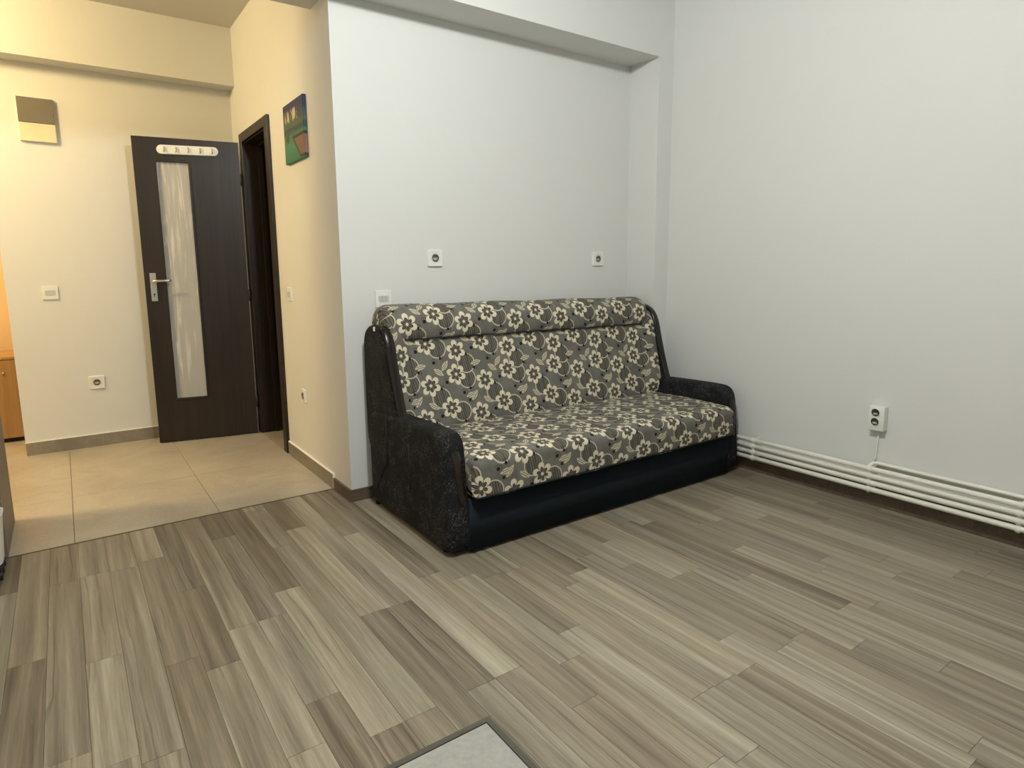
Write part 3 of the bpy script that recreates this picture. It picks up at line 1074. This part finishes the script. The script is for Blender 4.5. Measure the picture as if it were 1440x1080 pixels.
# double surface socket with its cable on the right wall
ds = empty('double_socket', (0.0, -1.382, 0.452), 'white surface-mounted double socket on the right wall above the radiator', 'socket')
ds.rotation_euler[2] = -PI / 2
bm = bmesh.new()
add_box(bm, -0.036, 0.036, -0.043, 0, -0.060, 0.062, 0.004, 2)
auto_smooth(mesh_obj('housing', bm, m_white, ds), 0.6)
for dz in (0.029, -0.017):
    bm = bmesh.new()
    seg = 24
    c = (-0.004, dz + 0.002)
    rs = [(0.0215, -0.0432), (0.0215, -0.0478), (0.0195, -0.0478), (0.0188, -0.0436)]
    rr = [[bm.verts.new((c[0] + r * math.cos(2 * PI * i / seg), y, c[1] + r * math.sin(2 * PI * i / seg))) for i in range(seg)] for r, y in rs]
    for a, b2 in zip(rr, rr[1:]):
        for i in range(seg):
            bm.faces.new((a[i], a[(i + 1) % seg], b2[(i + 1) % seg], b2[i]))
    well = mesh_obj('outlet_ring', bm, m_white, ds, True)
    bm = bmesh.new()
    bmesh.ops.create_circle(bm, cap_ends=True, radius=0.0192, segments=24, matrix=Matrix.Translation((c[0], -0.0437, c[1])) @ Matrix.Rotation(PI / 2, 4, 'X'))
    mesh_obj('outlet_face', bm, m_dark, ds)
    bm = bmesh.new()
    add_box(bm, c[0] - 0.010, c[0] + 0.010, -0.0465, -0.0437, c[1] - 0.010, c[1] - 0.001, 0.001, 1)
    mesh_obj('outlet_insert', bm, m_grey_pl, ds)
bm = bmesh.new()
add_box(bm, -0.004, 0.006, -0.016, -0.002, -0.070, -0.059, 0.001, 1)
mesh_obj('cable_gland', bm, m_white, ds)
bm = bmesh.new()
add_tube(bm, [(0.001, -0.006, -0.066), (0.000, -0.005, -0.13), (-0.003, -0.005, -0.20), (-0.005, -0.006, -0.228)], 0.0042, 8)
mesh_obj('cable', bm, m_white, ds, True)

# ------------------------------------------------------------------ things on the hall walls
fb = empty('meter_box', (-3.2715, YB, 2.142), 'flat wall box with grey upper cover and cream lower cover on the hall wall', 'wall box')
box('back_plate', -0.096, 0.096, -0.012, 0, -0.134, 0.134, m_white, fb, 0.002, 1)
bm = bmesh.new()
add_box(bm, -0.094, 0.092, -0.024, -0.012, -0.018, 0.132, 0.0015, 1)
tag(mesh_obj('upper_cover', bm, plain('grey_brown_sheet', (0.17, 0.155, 0.125), 0.4), fb), 'grey-brown upper cover')
bm = bmesh.new()
add_box(bm, -0.094, 0.092, -0.024, -0.012, -0.132, -0.021, 0.0015, 1)
tag(mesh_obj('lower_cover', bm, plain('cream_sheet', (0.72, 0.65, 0.45), 0.5), fb), 'cream lower cover')

pc = empty('canvas_painting', (XH, 0.803, 1.9465), 'small unframed painting in blue and green with a red-brown shape, beside the doorway', 'painting')
pc.rotation_euler[2] = -PI / 2
bm = bmesh.new()
uvl = bm.loops.layers.uv.new('cloth')
add_box(bm, -0.176, 0.176, -0.020, 0, -0.157, 0.157, 0.002, 1)
for f in bm.faces:
    for lp in f.loops:
        c = lp.vert.co
        lp[uvl].uv = (c.x / 0.352 + 0.5, c.z / 0.314 + 0.5)
mesh_obj('canvas', bm, m_paint, pc)

# ------------------------------------------------------------------ furniture cut by the left edge
kc = empty('tall_cabinet', (-3.80, 0.73, 0), 'tall taupe cabinet whose end panel shows at the left edge beside the tiled hall', 'cabinet')
box('end_panel', 0.244, 0.262, -0.233, 0.253, 0.0, 2.80, m_cab, kc, 0.001, 1)
box('carcass', -0.30, 0.243, -0.205, 0.253, 0.10, 2.80, m_cab, kc)
box('plinth', -0.30, 0.243, -0.17, 0.24, 0.0, 0.10, m_dark, kc)
for z0, z1 in ((0.125, 1.28), (1.284, 2.795)):
    d = box('door', -0.298, 0.240, -0.226, -0.207, z0, z1, m_cabw, kc, 0.001, 1)
    bm = bmesh.new()
    zc = z1 - 0.16 if z0 < 1 else z0 + 0.16
    add_tube(bm, [(-0.25, -0.226, zc - 0.06), (-0.25, -0.25, zc - 0.06), (-0.25, -0.25, zc + 0.06), (-0.25, -0.226, zc + 0.06)], 0.005, 10)
    mesh_obj('handle', bm, m_metal, d, True)

hb = empty('storage_tub', (-3.700, 0.335, 0), 'white rounded plastic tub on black castors on the wood floor before the tall cabinet', 'tub')
bm = bmesh.new()
tp = [(0.150, 0.045), (0.162, 0.055), (0.171, 0.20), (0.174, 0.24), (0.178, 0.25), (0.170, 0.25), (0.160, 0.10), (0.145, 0.055)]
seg = 40
rr = []
for r, z in tp:
    ring = []
    for i in range(seg):
        a = 2 * PI * i / seg
        c, s = math.cos(a), math.sin(a)
        ring.append(bm.verts.new((r * math.copysign(abs(c) ** 0.5, c), 0.6 * r * math.copysign(abs(s) ** 0.5, s), z)))
    rr.append(ring)
for a, b2 in zip(rr, rr[1:]):
    for i in range(seg):
        bm.faces.new((a[i], a[(i + 1) % seg], b2[(i + 1) % seg], b2[i]))
bm.faces.new(rr[0][::-1])
bm.faces.new(rr[-1])
auto_smooth(mesh_obj('tub_body', bm, m_white, hb), 0.8)
for x, y in ((0.150, -0.075), (0.150, 0.0), (0.150, 0.072), (-0.14, -0.075), (-0.14, 0.072)):
    bm = bmesh.new()
    add_tube(bm, [(x - 0.009, y, 0.0175), (x + 0.009, y, 0.0175)], 0.0175, 16)
    add_box(bm, x - 0.006, x + 0.006, y - 0.008, y + 0.008, 0.030, 0.052)
    mesh_obj('castor', bm, m_black, hb)

dr = empty('dresser', (-3.86, 3.02, 0), 'orange-brown veneered chest in the lit passage beyond the hall wall end', 'chest')
box('carcass', -0.50, 0.42, -0.215, 0.25, 0.03, 0.592, m_pine, dr, 0.002, 1)
box('top_board', -0.51, 0.43, -0.235, 0.25, 0.592, 0.612, m_pine, dr, 0.002, 1)
box('plinth', -0.48, 0.40, -0.20, 0.24, 0.0, 0.03, m_dark, dr)
for x0, x1 in ((-0.497, -0.042), (-0.038, 0.417)):
    d = box('door', x0, x1, -0.232, -0.216, 0.034, 0.588, m_pine, dr, 0.002, 1)
    bm = bmesh.new()
    xk = x1 - 0.19 if x0 > -0.1 else x0 + 0.19
    add_tube(bm, [(xk, -0.232, 0.50), (xk, -0.242, 0.50), (xk, -0.248, 0.50)], [0.005, 0.008, 0.006], 12)
    mesh_obj('knob', bm, m_metal, d, True)
